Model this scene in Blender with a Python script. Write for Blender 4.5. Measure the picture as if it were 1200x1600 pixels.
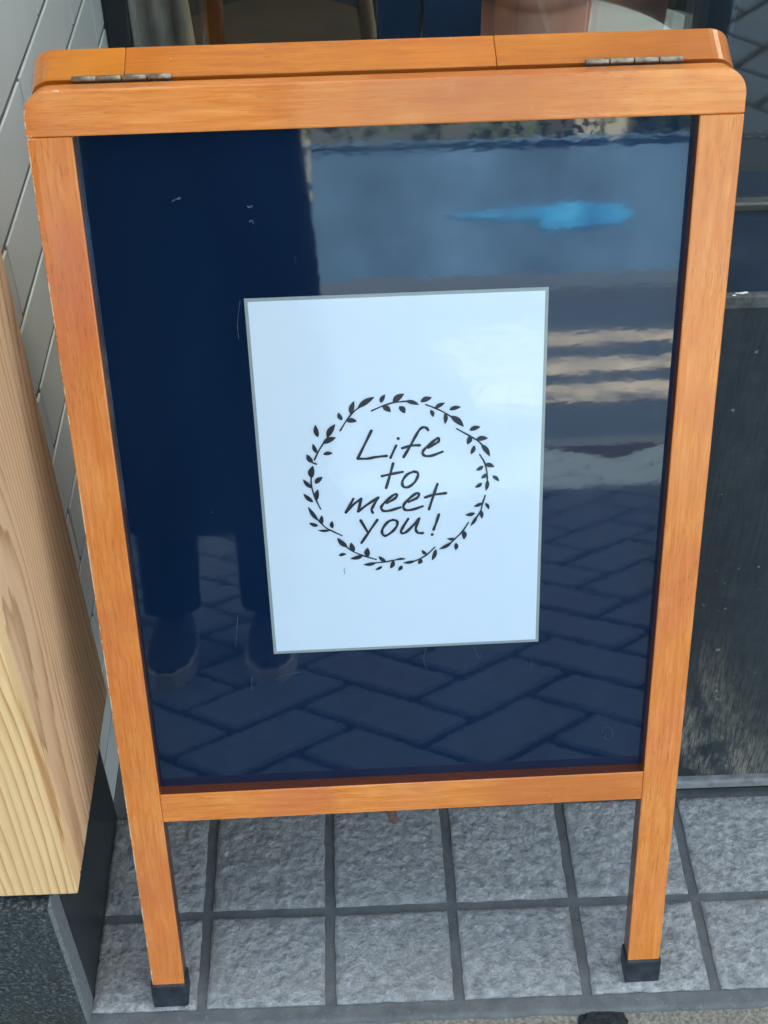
import bpy, bmesh, math, random
from mathutils import Vector, Matrix, noise
random.seed(7)
for o in list(bpy.data.objects): bpy.data.objects.remove(o)
S = bpy.context.scene
C = S.collection
R = math.radians

# ------------------------------------------------------------------ camera
CAM = Vector((0.0589586, -0.9764179, 1.4673951))
FW = Vector((0.01721782, 0.72837754, -0.68495964))
RT = Vector((0.99931177, -0.03504795, -0.01214988))
UP = Vector((0.03285613, 0.68427904, 0.7284797))
FPX = 2100.0
cd = bpy.data.cameras.new('camera'); cam = bpy.data.objects.new('camera', cd); C.objects.link(cam)
m = Matrix((RT, UP, -FW)).transposed().to_4x4(); m.translation = CAM
cam.matrix_world = m
cd.sensor_fit = 'VERTICAL'; cd.sensor_height = 24.0; cd.lens = 24.0 * FPX / 1600.0
cd.clip_start = 0.005; cd.clip_end = 1500
S.camera = cam
S.render.resolution_x = 768; S.render.resolution_y = 1024

# ------------------------------------------------------------------ sky and sun (sun stands behind the shop)
SUN_EL, SUN_AZ = R(57), R(12)
w = bpy.data.worlds.new('World'); S.world = w; w.use_nodes = True
nt = w.node_tree; nt.nodes.clear()
sky = nt.nodes.new('ShaderNodeTexSky'); sky.sky_type = 'NISHITA'; sky.sun_disc = False
sky.sun_elevation = SUN_EL; sky.sun_rotation = SUN_AZ; sky.air_density = .75; sky.dust_density = 4.0; sky.ozone_density = .8
bg = nt.nodes.new('ShaderNodeBackground'); bg.inputs[1].default_value = 0.12
wo = nt.nodes.new('ShaderNodeOutputWorld')
nt.links.new(sky.outputs[0], bg.inputs[0]); nt.links.new(bg.outputs[0], wo.inputs[0])
sl = bpy.data.lights.new('sun', 'SUN'); sl.energy = 5.0; sl.angle = R(0.53); sl.color = (1, 0.95, 0.88)
so = bpy.data.objects.new('sun', sl); C.objects.link(so)
sd = Vector((math.sin(SUN_AZ) * math.cos(SUN_EL), math.cos(SUN_AZ) * math.cos(SUN_EL), math.sin(SUN_EL)))
so.rotation_euler = (-sd).to_track_quat('-Z', 'Y').to_euler(); so.location = (0, 8, 12)
S.view_settings.view_transform = 'Standard'; S.view_settings.look = 'None'
S.view_settings.exposure = 2.95; S.view_settings.gamma = 1.0
S.view_settings.use_white_balance = True      # the camera's own balance for open shade
S.view_settings.white_balance_temperature = 7700; S.view_settings.white_balance_tint = -4

# ------------------------------------------------------------------ helpers
def px_ray(x, y): return (FW + RT * ((x - 600) / FPX) + UP * ((800 - y) / FPX)).normalized()

def link(name, me, mat=None, parent=None, loc=None, rot=None):
    o = bpy.data.objects.new(name, me); C.objects.link(o)
    if me is not None and mat is not None:
        for mm in (mat if isinstance(mat, (list, tuple)) else [mat]): me.materials.append(mm)
    if parent is not None: o.parent = parent
    if loc is not None: o.location = loc
    if rot is not None: o.rotation_euler = rot
    return o
def tag(o, label, cat, group=None):
    o['label'] = label; o['category'] = cat
    if group: o['group'] = group
    return o
def struct(o): o['kind'] = 'structure'; return o
def empty(name, loc=(0, 0, 0), rot=(0, 0, 0), label=None, cat=None, group=None):
    o = link(name, None, loc=loc, rot=rot); o.empty_display_size = .1
    if label: tag(o, label, cat, group)
    return o
def tomesh(bm, name='mesh', smooth=False):
    bmesh.ops.recalc_face_normals(bm, faces=bm.faces)
    me = bpy.data.meshes.new(name); bm.to_mesh(me); bm.free()
    if smooth:
        for p in me.polygons: p.use_smooth = True
    return me
def box_bm(x0, x1, y0, y1, z0, z1, bev=0.0, seg=2, wear=False, bm=None):
    b = bmesh.new()
    vs = [b.verts.new(v) for v in [(x0,y0,z0),(x1,y0,z0),(x1,y1,z0),(x0,y1,z0),(x0,y0,z1),(x1,y0,z1),(x1,y1,z1),(x0,y1,z1)]]
    for f in [(0,3,2,1),(4,5,6,7),(0,1,5,4),(1,2,6,5),(2,3,7,6),(3,0,4,7)]: b.faces.new([vs[i] for i in f])
    if bev:
        r = bmesh.ops.bevel(b, geom=b.edges[:], offset=bev, segments=seg, profile=.5, affect='EDGES')
        if wear:
            for f in r['faces']: f.material_index = 1
    if bm is not None:
        t = bpy.data.meshes.new('t'); b.to_mesh(t); bm.from_mesh(t); bpy.data.meshes.remove(t); b.free(); return bm
    return b
def box(name, x0, x1, y0, y1, z0, z1, mat, parent=None, bev=0.0, seg=2, wear=False, **k):
    return link(name, tomesh(box_bm(x0, x1, y0, y1, z0, z1, bev, seg, wear)), mat, parent, **k)
def prism_bm(outline, y0, y1, bev=0.0, wear=False):
    # outline in (x, z), extruded along y
    b = bmesh.new(); n = len(outline)
    f = [b.verts.new((x, y0, z)) for x, z in outline]; k = [b.verts.new((x, y1, z)) for x, z in outline]
    b.faces.new(f); b.faces.new(k[::-1])
    for i in range(n): b.faces.new([f[i], k[i], k[(i+1) % n], f[(i+1) % n]])
    bmesh.ops.recalc_face_normals(b, faces=b.faces)
    if bev:
        es = [e for e in b.edges if e.calc_face_angle(0) > .7]
        r = bmesh.ops.bevel(b, geom=es, offset=bev, segments=2, profile=.5, affect='EDGES')
        if wear:
            for fc in r['faces']: fc.material_index = 1
    return b
def tube_bm(pts, radii, n=12, bm=None, flat=1.0, cap=True):
    b = bm or bmesh.new(); pts = [Vector(p) for p in pts]; rings = []
    up = Vector((0, 0, 1))
    for i, p in enumerate(pts):
        d = (pts[min(i+1, len(pts)-1)] - pts[max(i-1, 0)]).normalized()
        a = d.cross(Vector((0, 1, 0)) if abs(d.y) < .9 else up).normalized(); c = d.cross(a).normalized()
        r = radii[i] if isinstance(radii, (list, tuple)) else radii
        rings.append([b.verts.new(p + a * math.cos(t) * r + c * math.sin(t) * r * flat) for t in [2*math.pi*j/n for j in range(n)]])
    for i in range(len(rings)-1):
        for j in range(n): b.faces.new([rings[i][j], rings[i][(j+1) % n], rings[i+1][(j+1) % n], rings[i+1][j]])
    if cap: b.faces.new(rings[0][::-1]); b.faces.new(rings[-1])
    return b
def lathe_bm(prof, n=40):
    b = bmesh.new(); rings = []
    for r, z in prof: rings.append([b.verts.new((r*math.cos(2*math.pi*j/n), r*math.sin(2*math.pi*j/n), z)) for j in range(n)])
    for i in range(len(rings)-1):
        for j in range(n): b.faces.new([rings[i][j], rings[i][(j+1) % n], rings[i+1][(j+1) % n], rings[i+1][j]])
    return b

# ------------------------------------------------------------------ materials
class N:
    def __init__(s, name):
        s.m = bpy.data.materials.new(name); s.m.use_nodes = True; s.t = s.m.node_tree
        s.b = s.t.nodes['Principled BSDF']; s.out = s.t.nodes['Material Output']
        s.tc = s.t.nodes.new('ShaderNodeTexCoord')
    def new(s, t): return s.t.nodes.new('ShaderNode' + t)
    def l(s, a, b): s.t.links.new(a, b)
    def set(s, **k):
        for key, v in k.items():
            i = s.b.inputs[key.replace('_', ' ')]
            if hasattr(v, 'is_linked') : s.l(v, i)
            else: i.default_value = (tuple(v) + (1,)) if isinstance(v, (tuple, list)) and len(v) == 3 and i.type == 'RGBA' else v
        return s
    def mapping(s, scale=(1,1,1), loc=(0,0,0), rot=(0,0,0), src=None, rand=0):
        mp = s.new('Mapping'); mp.inputs['Scale'].default_value = scale; mp.inputs['Location'].default_value = loc; mp.inputs['Rotation'].default_value = rot
        v = src or s.tc.outputs['Object']
        if rand:
            oi = s.new('ObjectInfo'); va = s.new('VectorMath'); va.operation = 'ADD'
            sc = s.new('VectorMath'); sc.operation = 'SCALE'; cx = s.new('CombineXYZ')
            s.l(oi.outputs['Random'], cx.inputs[0]); s.l(oi.outputs['Random'], cx.inputs[1]); s.l(oi.outputs['Random'], cx.inputs[2])
            s.l(cx.outputs[0], sc.inputs[0]); sc.inputs['Scale'].default_value = rand
            s.l(v, va.inputs[0]); s.l(sc.outputs[0], va.inputs[1]); v = va.outputs[0]
        s.l(v, mp.inputs['Vector']); return mp.outputs[0]
    def noise(s, vec, scale=5, detail=4, rough=.5, dist=0):
        n = s.new('TexNoise'); n.inputs['Scale'].default_value = scale; n.inputs['Detail'].default_value = detail
        n.inputs['Roughness'].default_value = rough; n.inputs['Distortion'].default_value = dist
        s.l(vec, n.inputs['Vector']); return n.outputs['Fac']
    def ramp(s, fac, stops, interp='LINEAR'):
        r = s.new('ValToRGB'); e = r.color_ramp.elements; r.color_ramp.interpolation = interp
        while len(e) < len(stops): e.new(.5)
        for el, (p, c) in zip(e, stops):
            el.position = p; el.color = tuple(c) + (1,) if len(c) == 3 else c
        s.l(fac, r.inputs[0]); return r.outputs[0]
    def val(s, fac, a, b, lo=0., hi=1.):
        mr = s.new('MapRange'); s.l(fac, mr.inputs[0])
        for i, v in zip((1, 2, 3, 4), (a, b, lo, hi)): mr.inputs[i].default_value = v
        return mr.outputs[0]
    def mix(s, fac, a, b, mode='MIX'):
        x = s.new('Mix'); x.data_type = 'RGBA'; x.blend_type = mode
        for v, i in ((fac, x.inputs[0]), (a, x.inputs[6]), (b, x.inputs[7])):
            if hasattr(v, 'is_linked'): s.l(v, i)
            else: i.default_value = v if isinstance(v, float) else tuple(v) + (1,)
        return x.outputs[2]
    def math(s, op, a, b=0.):
        x = s.new('Math'); x.operation = op
        for v, i in ((a, x.inputs[0]), (b, x.inputs[1])):
            if hasattr(v, 'is_linked'): s.l(v, i)
            else: i.default_value = v
        return x.outputs[0]
    def bump(s, h, strength=.3, dist=.002, to='Normal'):
        b = s.new('Bump'); b.inputs['Strength'].default_value = strength; b.inputs['Distance'].default_value = dist
        s.l(h, b.inputs['Height']); s.l(b.outputs[0], s.b.inputs[to]); return b

def lacquer(name, axis, light, mid, dark, rough=.42, worn=False, coat=.62):
    """orange lacquered rubberwood, grain along object axis"""
    n = N(name)
    sc = {'X': (2.0, 30, 30), 'Z': (30, 30, 2.0)}[axis]
    sf = {'X': (75, 900, 900), 'Z': (900, 900, 75)}[axis]
    sg = {'X': (14, 300, 300), 'Z': (300, 300, 14)}[axis]
    v = n.mapping(sc, rand=7.3); vb = n.mapping((1, 1, 1), rand=5.7)
    g = n.noise(v, 7, 7, .66, .9)
    col = n.ramp(g, [(.22, dark), (.46, mid), (.60, light), (.82, mid)])
    col = n.mix(.22, col, mid)
    blot = n.noise(n.mapping({'X': (1, 2.2, 2.2), 'Z': (2.2, 2.2, 1)}[axis], rand=5.7), 5.5, 4, .55)
    col = n.mix(n.val(blot, .46, .30, 0, .62), col, dark)
    col = n.mix(n.val(blot, .52, .70, 0, .60), col, light)
    oi = n.new('ObjectInfo')
    col = n.mix(n.val(oi.outputs['Random'], 0, 1, .0, .28), col, tuple((d * .55 + m_ * .45) for d, m_ in zip(dark, mid)))
    red = n.noise(n.mapping((1, 1, 1), loc=(3, 1, 7), rand=8.8), 6.5, 4, .6)
    col = n.mix(n.val(red, .48, .68, 0, .60), col, (mid[0] * .80, mid[1] * .62, mid[2] * 1.35))
    wide = n.noise(n.mapping((1, 1, 1), loc=(5, 9, 2), rand=6.1), 3.2, 3, .5)
    col = n.mix(n.val(wide, .52, .34, 0, .55), col, (dark[0] * .88, dark[1] * .95, dark[2] * 1.3))
    col = n.mix(n.val(wide, .55, .72, 0, .40), col, (min(1, light[0]), light[1] * 1.12, light[2] * 1.35))
    streak = n.val(n.noise(n.mapping(sg, rand=1.7), 1, 5, .65), .35, .7)
    col = n.mix(n.math('MULTIPLY', streak, .42), col, dark)
    pores = n.val(n.noise(n.mapping(sf, rand=3.1), 1.0, 3, .55), .57, .68)
    dens = n.val(n.noise(vb, 9, 3), .36, .62)
    pm = n.math('MULTIPLY', n.math('MULTIPLY', pores, dens), .42)
    col = n.mix(pm, col, tuple(c * .45 for c in dark))
    rub = n.val(n.noise(n.mapping((1, 1, 1), rand=2.2), 19, 6, .75), .58, .76)
    col = n.mix(n.math('MULTIPLY', rub, .16), col, tuple(min(1, c * 1.1 + .04) for c in light))
    ding = n.val(n.noise(n.mapping((1, 1, 1), rand=9.9), 170, 2, .5), .775, .80)
    col = n.mix(n.math('MULTIPLY', ding, .7), col, (.80, .60, .36))
    if worn:
        sep = n.new('SeparateXYZ'); n.l(n.tc.outputs['Object'], sep.inputs[0])
        wv = n.math('ADD', n.noise(n.mapping((1, 1, 1), rand=4.4), 34, 7, .8), n.val(sep.outputs[0], -.276, -.288, 0, .17))
        col = n.mix(n.val(wv, *worn), col, (.90, .76, .52))
    n.set(Base_Color=col, Roughness=n.val(blot, .3, .7, rough + .06, rough - .06), Coat_Weight=coat, Coat_Roughness=n.val(rub, 0, 1, .13, .34), Specular_IOR_Level=.30, Coat_IOR=1.58)
    n.bump(n.math('ADD', n.math('MULTIPLY', pm, -1.0), n.math('MULTIPLY', streak, .4)), .3, .0006)
    return n.m
WL, WM, WD = (.95, .40, .11), (.86, .275, .052), (.58, .135, .018)
wood_h = lacquer('lacquered_wood_across', 'X', WL, WM, WD)
wood_v = lacquer('lacquered_wood_upright', 'Z', WL, WM, WD)
edge_h = lacquer('worn_edge_across', 'X', WL, WM, WD, worn=(.66, .72))
edge_v = lacquer('worn_edge_upright', 'Z', WL, WM, WD, worn=(.64, .70))
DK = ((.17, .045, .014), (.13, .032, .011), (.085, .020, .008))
stain_shade_h = lacquer('mahogany_stain_shade_across', 'X', *DK); stain_shade_v = lacquer('mahogany_stain_shade_upright', 'Z', *DK)  # darker finish with the shade of the inward faces painted in
BL, BM_, BD = (.80, .260, .012), (.68, .190, .008), (.44, .100, .005)
wood_b = lacquer('amber_wood_back', 'X', BL, BM_, BD, .36)
edge_b = lacquer('amber_worn_edge', 'X', BL, BM_, BD, .36, worn=(.70, .76))

def mat_panel():
    n = N('glossy_navy_board')
    v = n.mapping((1, 1, 1))
    sm = n.noise(n.mapping((1, 1, .35)), 9, 5, .6)
    col = n.ramp(sm, [(.3, (.0024, .0110, .033)), (.7, (.0042, .0170, .048))])
    scr = n.val(n.noise(n.mapping((60, 60, 9)), 3, 2, .5), .80, .84)
    col = n.mix(n.math('MULTIPLY', scr, .25), col, (.1, .13, .17))
    n.set(Base_Color=col, IOR=1.72, Roughness=n.val(n.noise(v, 14, 4, .6), .4, .75, .022, .05), Specular_IOR_Level=.5)
    h = n.math('ADD', n.noise(n.mapping((.55, 1, 1)), 190, 1, .4), n.math('MULTIPLY', n.noise(n.mapping((.5, 1, 1.3)), 20, 3, .55), 4.5))
    n.bump(h, .0036, .002)
    return n.m
M_panel = mat_panel()

def mat_paper():
    n = N('laminated_white_paper')
    v = n.mapping((1, 1, 1))
    n.set(Base_Color=(.59, .685, .775), Roughness=.42, Coat_Weight=1.0, Coat_IOR=1.6, Coat_Roughness=.06)
    h = n.math('ADD', n.noise(v, 120, 2, .5), n.math('MULTIPLY', n.noise(v, 11, 3, .55), 7.0))
    n.bump(h, .035, .002, 'Coat Normal')
    return n.m
M_paper = mat_paper()
def mat_ink():
    n = N('black_print'); v = n.mapping((1, 1, 1))
    n.set(Base_Color=n.ramp(n.noise(v, 60, 3), [(.3, (.003, .006, .013)), (.7, (.010, .016, .028))]), Roughness=.4, Coat_Weight=.35, Coat_Roughness=.06)
    return n.m
M_ink = mat_ink()
def mat_film():
    n = N('laminate_film_margin')
    n.set(Base_Color=(.33, .39, .38), Roughness=.12, IOR=1.5)
    tr = n.new('BsdfTransparent'); mx = n.new('MixShader'); mx.inputs[0].default_value = .78
    n.l(tr.outputs[0], mx.inputs[1]); n.l(n.b.outputs[0], mx.inputs[2]); n.l(mx.outputs[0], n.out.inputs[0])
    return n.m
M_film = mat_film()

def plain(name, col, rough=.6, metal=0., var=.15, scale=12, bump=0., bscale=60, ior=1.5, coat=0.):
    n = N(name); v = n.mapping((1, 1, 1), rand=3)
    a = tuple(c * (1 - var) for c in col); b = tuple(min(1, c * (1 + var)) for c in col)
    n.set(Base_Color=n.ramp(n.noise(v, scale, 5, .6), [(.3, a), (.7, b)]), Roughness=rough, Metallic=metal, IOR=ior, Coat_Weight=coat)
    if bump: n.bump(n.noise(v, bscale, 5, .6), bump, .004)
    return n.m
M_rubber = plain('black_rubber', (.020, .026, .036), .5, var=.7, scale=70, bump=.3, bscale=200)
def mat_hinge():
    n = N('aged_brass'); v = n.mapping((1, 1, 1))
    f = n.noise(v, 160, 5, .7)
    n.set(Base_Color=n.ramp(f, [(.3, (.14, .115, .085)), (.6, (.36, .32, .26)), (.8, (.6, .57, .52))]), Metallic=.9, Roughness=n.val(f, .3, .7, .5, .3))
    n.bump(f, .2, .0005); return n.m
M_hinge = mat_hinge()
def mat_cedar(name, kx, ky, amp, fr, base_a, base_b, late):
    n = N(name)
    lo = n.noise(n.mapping((1.0, 1.0, .22)), fr, 2, .45)
    sep = n.new('SeparateXYZ'); n.l(n.tc.outputs['Object'], sep.inputs[0])
    d = n.math('ADD', n.math('MULTIPLY', sep.outputs[0], kx), n.math('MULTIPLY', sep.outputs[1], ky))
    d = n.math('ADD', d, n.math('MULTIPLY', lo, amp))
    d = n.math('ADD', d, n.math('MULTIPLY', n.noise(n.mapping((1, 1, .05)), 26, 4, .7), 1.8))
    ring = n.math('FRACT', d)
    wgt = n.val(n.noise(n.mapping((16, 16, .8)), 3, 3, .65), .32, .68, .50, 1.0)
    lw = n.math('MULTIPLY', n.math('POWER', n.val(ring, .30, .92), 2.0), wgt); lw = n.math('MULTIPLY', lw, n.val(ring, 1.0, .94))
    col = n.mix(n.val(n.noise(n.mapping((2, 2, .8)), 3, 4, .55), .3, .7), base_a, base_b)
    col = n.mix(lw, col, late)
    fine = n.noise(n.mapping((900, 900, 16)), 1, 4, .6)
    col = n.mix(n.val(fine, .45, .7, 0, .34), col, tuple(c * .62 for c in base_b))
    wash = n.noise(n.mapping((5, 5, .7), loc=(2, 5, 1)), 2, 5, .6); col = n.mix(n.val(wash, .5, .7, 0, .45), col, tuple(c * .80 for c in base_b))
    kn = n.val(n.noise(n.mapping((14, 14, 4)), 1, 2, .5), .73, .79)
    col = n.mix(n.math('MULTIPLY', kn, .75), col, (.16, .07, .03))
    n.set(Base_Color=col, Roughness=.6, Specular_IOR_Level=.35)
    n.bump(n.math('ADD', n.math('MULTIPLY', lw, .5), fine), .35, .0007)
    return n.m
M_cedar = mat_cedar('pale_cedar_front', 112., 20., 11., 3.6, (.97, .65, .335), (.94, .575, .27), (.52, .20, .055))
M_cedar2 = mat_cedar('pinkish_cedar_side', 20., 38., 34., 3.0, (.84, .53, .31), (.78, .47, .26), (.44, .20, .085))
def mat_granite_tile():
    n = N('split_face_granite'); v = n.mapping((1, 1, 1), rand=11)
    lump = n.noise(v, 85, 5, .62); g = n.noise(v, 210, 5, .7); g2 = n.noise(v, 620, 3, .7); big = n.noise(v, 13, 5, .65)
    col = n.ramp(lump, [(.30, (.25, .26, .268)), (.48, (.47, .48, .485)), (.68, (.74, .74, .725))])
    col = n.mix(n.val(g, .46, .30, 0, .60), col, (.17, .178, .185))
    col = n.mix(n.val(g, .56, .72, 0, .45), col, (.80, .80, .78))
    col = n.mix(n.val(big, .50, .72, 0, .50), col, (.40, .39, .34))
    col = n.mix(n.val(big, .44, .28, 0, .45), col, (.30, .315, .33))
    col = n.mix(n.val(g2, .62, .74, 0, .5), col, (.85, .84, .82))
    col = n.mix(n.val(g2, .38, .26, 0, .5), col, (.12, .125, .13))
    oi = n.new('ObjectInfo'); col = n.mix(n.val(oi.outputs['Random'], 0, 1, .0, .38), col, (.36, .365, .365))
    n.set(Base_Color=col, Roughness=.78)
    n.bump(n.math('ADD', n.math('MULTIPLY', lump, 1.5), n.math('ADD', n.math('MULTIPLY', g, .8), n.math('MULTIPLY', g2, .25))), 1.0, .008)
    return n.m
M_gtile = mat_granite_tile()
def mat_mortar():
    n = N('grey_mortar'); v = n.mapping((1, 1, 1))
    f = n.noise(v, 30, 7, .7); f2 = n.noise(v, 260, 3, .6)
    col = n.ramp(f, [(.3, (.085, .092, .095)), (.7, (.165, .172, .172))])
    col = n.mix(n.val(f2, .62, .75, 0, .45), col, (.33, .34, .34))
    n.set(Base_Color=col, Roughness=.8); n.bump(n.math('ADD', f, f2), .45, .002); return n.m
M_mortar = mat_mortar()
def mat_concrete():
    n = N('rough_tan_concrete'); v = n.mapping((1, 1, 1))
    f = n.noise(v, 220, 5, .75); b = n.noise(v, 22, 4, .6)
    col = n.ramp(f, [(.3, (.09, .085, .07)), (.5, (.27, .25, .20)), (.72, (.52, .49, .41))])
    col = n.mix(n.val(b, .5, .75, 0, .5), col, (.16, .16, .15))
    n.set(Base_Color=col, Roughness=.9); n.bump(f, .9, .004); return n.m
M_conc = mat_concrete()
def mat_plinth(name, polished):
    n = N(name); v = n.mapping((1, 1, 1))
    f = n.noise(v, 240, 3, .7); g = n.noise(v, 110, 5, .7)
    if polished: st = [(.35, (.008, .011, .014)), (.6, (.022, .029, .035)), (.8, (.06, .07, .075))]
    else: st = [(.40, (.008, .011, .013)), (.52, (.035, .043, .046)), (.66, (.21, .23, .22))]
    col = n.ramp(n.math('ADD', n.math('MULTIPLY', f, .65), n.math('MULTIPLY', g, .35)), st)
    n.set(Base_Color=col, Roughness=.38 if polished else .55)
    if not polished: n.bump(g, .5, .002)
    return n.m
M_plf = mat_plinth('flamed_black_granite', False); M_pls = mat_plinth('polished_black_granite', True)
def mat_wtile():
    n = N('white_glazed_tile'); v = n.mapping((1, 1, 1), rand=6)
    col = n.ramp(n.noise(v, 7, 4, .6), [(.3, (.83, .83, .80)), (.7, (.88, .88, .85))])
    n.set(Base_Color=col, Roughness=.22); n.bump(n.noise(v, 14, 2), .06, .004); return n.m
M_wtile = mat_wtile()
M_grout = plain('grey_grout', (.16, .16, .145), .9, bump=.4, bscale=150)
def mat_counter():
    n = N('weathered_dark_wood'); v = n.mapping((1, 1, 1))
    g = n.noise(n.mapping((240, 240, 16)), 1, 6, .7, .3)
    pat = n.noise(n.mapping((1, 1, .7)), 10, 7, .7); pat2 = n.noise(n.mapping((1, 1, .8), loc=(4, 2, 1)), 38, 6, .7)
    col = n.ramp(g, [(.3, (.009, .014, .019)), (.55, (.017, .025, .032)), (.8, (.030, .040, .048))])
    col = n.mix(n.val(pat, .50, .70, 0, .55), col, (.046, .058, .064))
    col = n.mix(n.val(pat2, .56, .70, 0, .40), col, (.060, .070, .072))
    st = n.noise(n.mapping((1, 1, .5), loc=(.7, 0, .2)), 8, 6, .68, .6)
    sep = n.new('SeparateXYZ'); n.l(n.tc.outputs['Object'], sep.inputs[0])
    hgt = n.val(sep.outputs[2], .04, .36, 1, .02)      # splash stains gather along the foot of the panel
    wedge = n.val(n.math('ADD', sep.outputs[0], n.math('MULTIPLY', sep.outputs[2], .42)), -.455, -.37, 1, .10)
    sf = n.math('MULTIPLY', n.math('MULTIPLY', n.val(st, .44, .60), hgt), wedge)
    fl = n.noise(n.mapping((420, 420, 40)), 1, 5, .75)
    sf = n.math('MULTIPLY', sf, n.val(fl, .40, .58))
    col = n.mix(sf, col, (.33, .30, .235))
    sp = n.val(n.noise(v, 95, 2, .4), .735, .775); col = n.mix(n.math('MULTIPLY', sp, .55), col, (.36, .34, .28))
    n.set(Base_Color=col, Roughness=n.val(pat2, .3, .7, .62, .45)); n.bump(n.math('ADD', g, fl), .5, .0010); return n.m
M_counter = mat_counter()
def mat_navy_paint():
    n = N('glossy_navy_paint'); v = n.mapping((1, 1, 1))
    n.set(Base_Color=n.ramp(n.noise(n.mapping((3, 14, 14)), 4, 5, .6), [(.3, (.006, .013, .026)), (.7, (.014, .026, .046))]), Roughness=n.val(n.noise(v, 24, 4), .3, .7, .08, .28), IOR=1.6)
    n.bump(n.noise(v, 40, 3), .08, .003); return n.m
M_navy = mat_navy_paint()
M_blueframe = plain('dark_blue_frame_paint', (.016, .040, .078), .35, var=.2, bump=.05)
M_blackframe = plain('green_black_frame_paint', (.024, .029, .030), .35, var=.2)
M_lidedge = plain('chipped_lid_edge', (.07, .075, .075), .6, var=.5, scale=120, bump=.5, bscale=120)
M_chip = plain('white_chips', (.7, .7, .68), .6)
M_rail = plain('dull_grey_metal', (.075, .08, .072), .4, .4, bump=.1)
def mat_glass():
    n = N('window_glass'); n.t.nodes.remove(n.b)
    gl = n.new('BsdfGlossy'); gl.inputs['Roughness'].default_value = .003; gl.inputs['Color'].default_value = (.96, .98, 1, 1)
    tr = n.new('BsdfTransparent'); tr.inputs['Color'].default_value = (.93, .96, .97, 1)
    lw = n.new('LayerWeight'); lw.inputs['Blend'].default_value = .5
    fr = n.math('ADD', n.math('MULTIPLY', n.math('POWER', lw.outputs['Facing'], 5.0), .9), .085)
    mx = n.new('MixShader'); n.l(fr, mx.inputs[0]); n.l(tr.outputs[0], mx.inputs[1]); n.l(gl.outputs[0], mx.inputs[2]); n.l(mx.outputs[0], n.out.inputs[0])
    return n.m
M_glass = mat_glass()
def mat_diffuser():
    n = N('frosted_light_diffuser'); n.t.nodes.remove(n.b)
    tl = n.new('BsdfTranslucent'); tl.inputs['Color'].default_value = (.85, .86, .86, 1); df = n.new('BsdfDiffuse'); df.inputs['Color'].default_value = (.75, .76, .75, 1)
    mx = n.new('MixShader'); mx.inputs[0].default_value = .35
    n.l(tl.outputs[0], mx.inputs[1]); n.l(df.outputs[0], mx.inputs[2]); n.l(mx.outputs[0], n.out.inputs[0]); return n.m
M_diffuser = mat_diffuser()  # translucent sheet that spreads sunlight into the shop
M_terra = plain('terracotta', (.94, .42, .29), .75, var=.12, bump=.1)
M_tabletop = plain('pale_grey_tabletop', (.62, .72, .78), .5, var=.08)
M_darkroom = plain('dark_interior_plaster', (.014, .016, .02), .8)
M_tan = plain('tan_linen', (.34, .29, .22), .9, var=.3, scale=20, bump=.4, bscale=30)
M_brown = plain('brown_interior_wood', (.03, .022, .016), .6, var=.4, scale=10)
M_black = plain('black_metal', (.012, .013, .014), .4)
M_asphalt = plain('asphalt', (.026, .048, .082), .85, var=.3, scale=40, bump=.5, bscale=120)
M_paver = plain('grey_concrete_paver', (.115, .165, .22), .75, var=.16, scale=30, bump=.3, bscale=120)
M_bed = plain('dark_paver_joint_sand', (.007, .008, .010), .95)
def mat_stripe():
    n = N('worn_road_paint'); v = n.mapping((1, 1, 1))
    f = n.math('ADD', n.math('MULTIPLY', n.noise(v, 3.2, 5, .65), .75), n.math('MULTIPLY', n.noise(v, 22, 4, .7), .25))
    n.set(Base_Color=n.mix(n.val(f, .36, .56), (.05, .07, .10), (.40, .375, .34)), Roughness=.8); return n.m
M_stripe = mat_stripe()
M_wallblue = plain('blue_grey_wall_paint', (.075, .165, .31), .7, var=.38, scale=1.1)
M_cream = plain('cream_render', (.55, .52, .45), .8, var=.06, bump=.2)
M_facade = plain('shop_render', (.42, .41, .39), .8, var=.08, bump=.2)
M_roof = plain('grey_roof', (.10, .10, .11), .7)
M_banner = plain('bright_blue_vinyl', (.06, .36, .90), .4, var=.35, scale=4)
M_leaf = plain('hedge_leaf', (.05, .095, .03), .55, var=.5, scale=6)
M_stem = plain('hedge_stem', (.10, .07, .045), .8)
M_coat = plain('charcoal_wool', (.012, .014, .018), .95, var=.2, scale=60, bump=.3, bscale=300)
M_trouser = plain('black_denim', (.010, .012, .018), .9)
M_shoe = plain('black_canvas', (.012, .012, .014), .8)
M_sole = plain('pale_rubber_sole', (.45, .46, .44), .7)
M_skin = plain('skin', (.52, .30, .20), .5, var=.05)
M_hair = plain('dark_hair', (.012, .009, .007), .45)
M_phone = plain('black_phone_glass', (.008, .008, .01), .15)
M_tar = plain('black_tar', (.012, .015, .018), .7, var=.6, scale=120, bump=.9, bscale=160)
M_tag = plain('brown_leather_tag', (.13, .060, .042), .6, var=.4, scale=150, bump=.4, bscale=200)
M_wire = plain('dark_wire', (.02, .018, .016), .4, .7)

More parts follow.
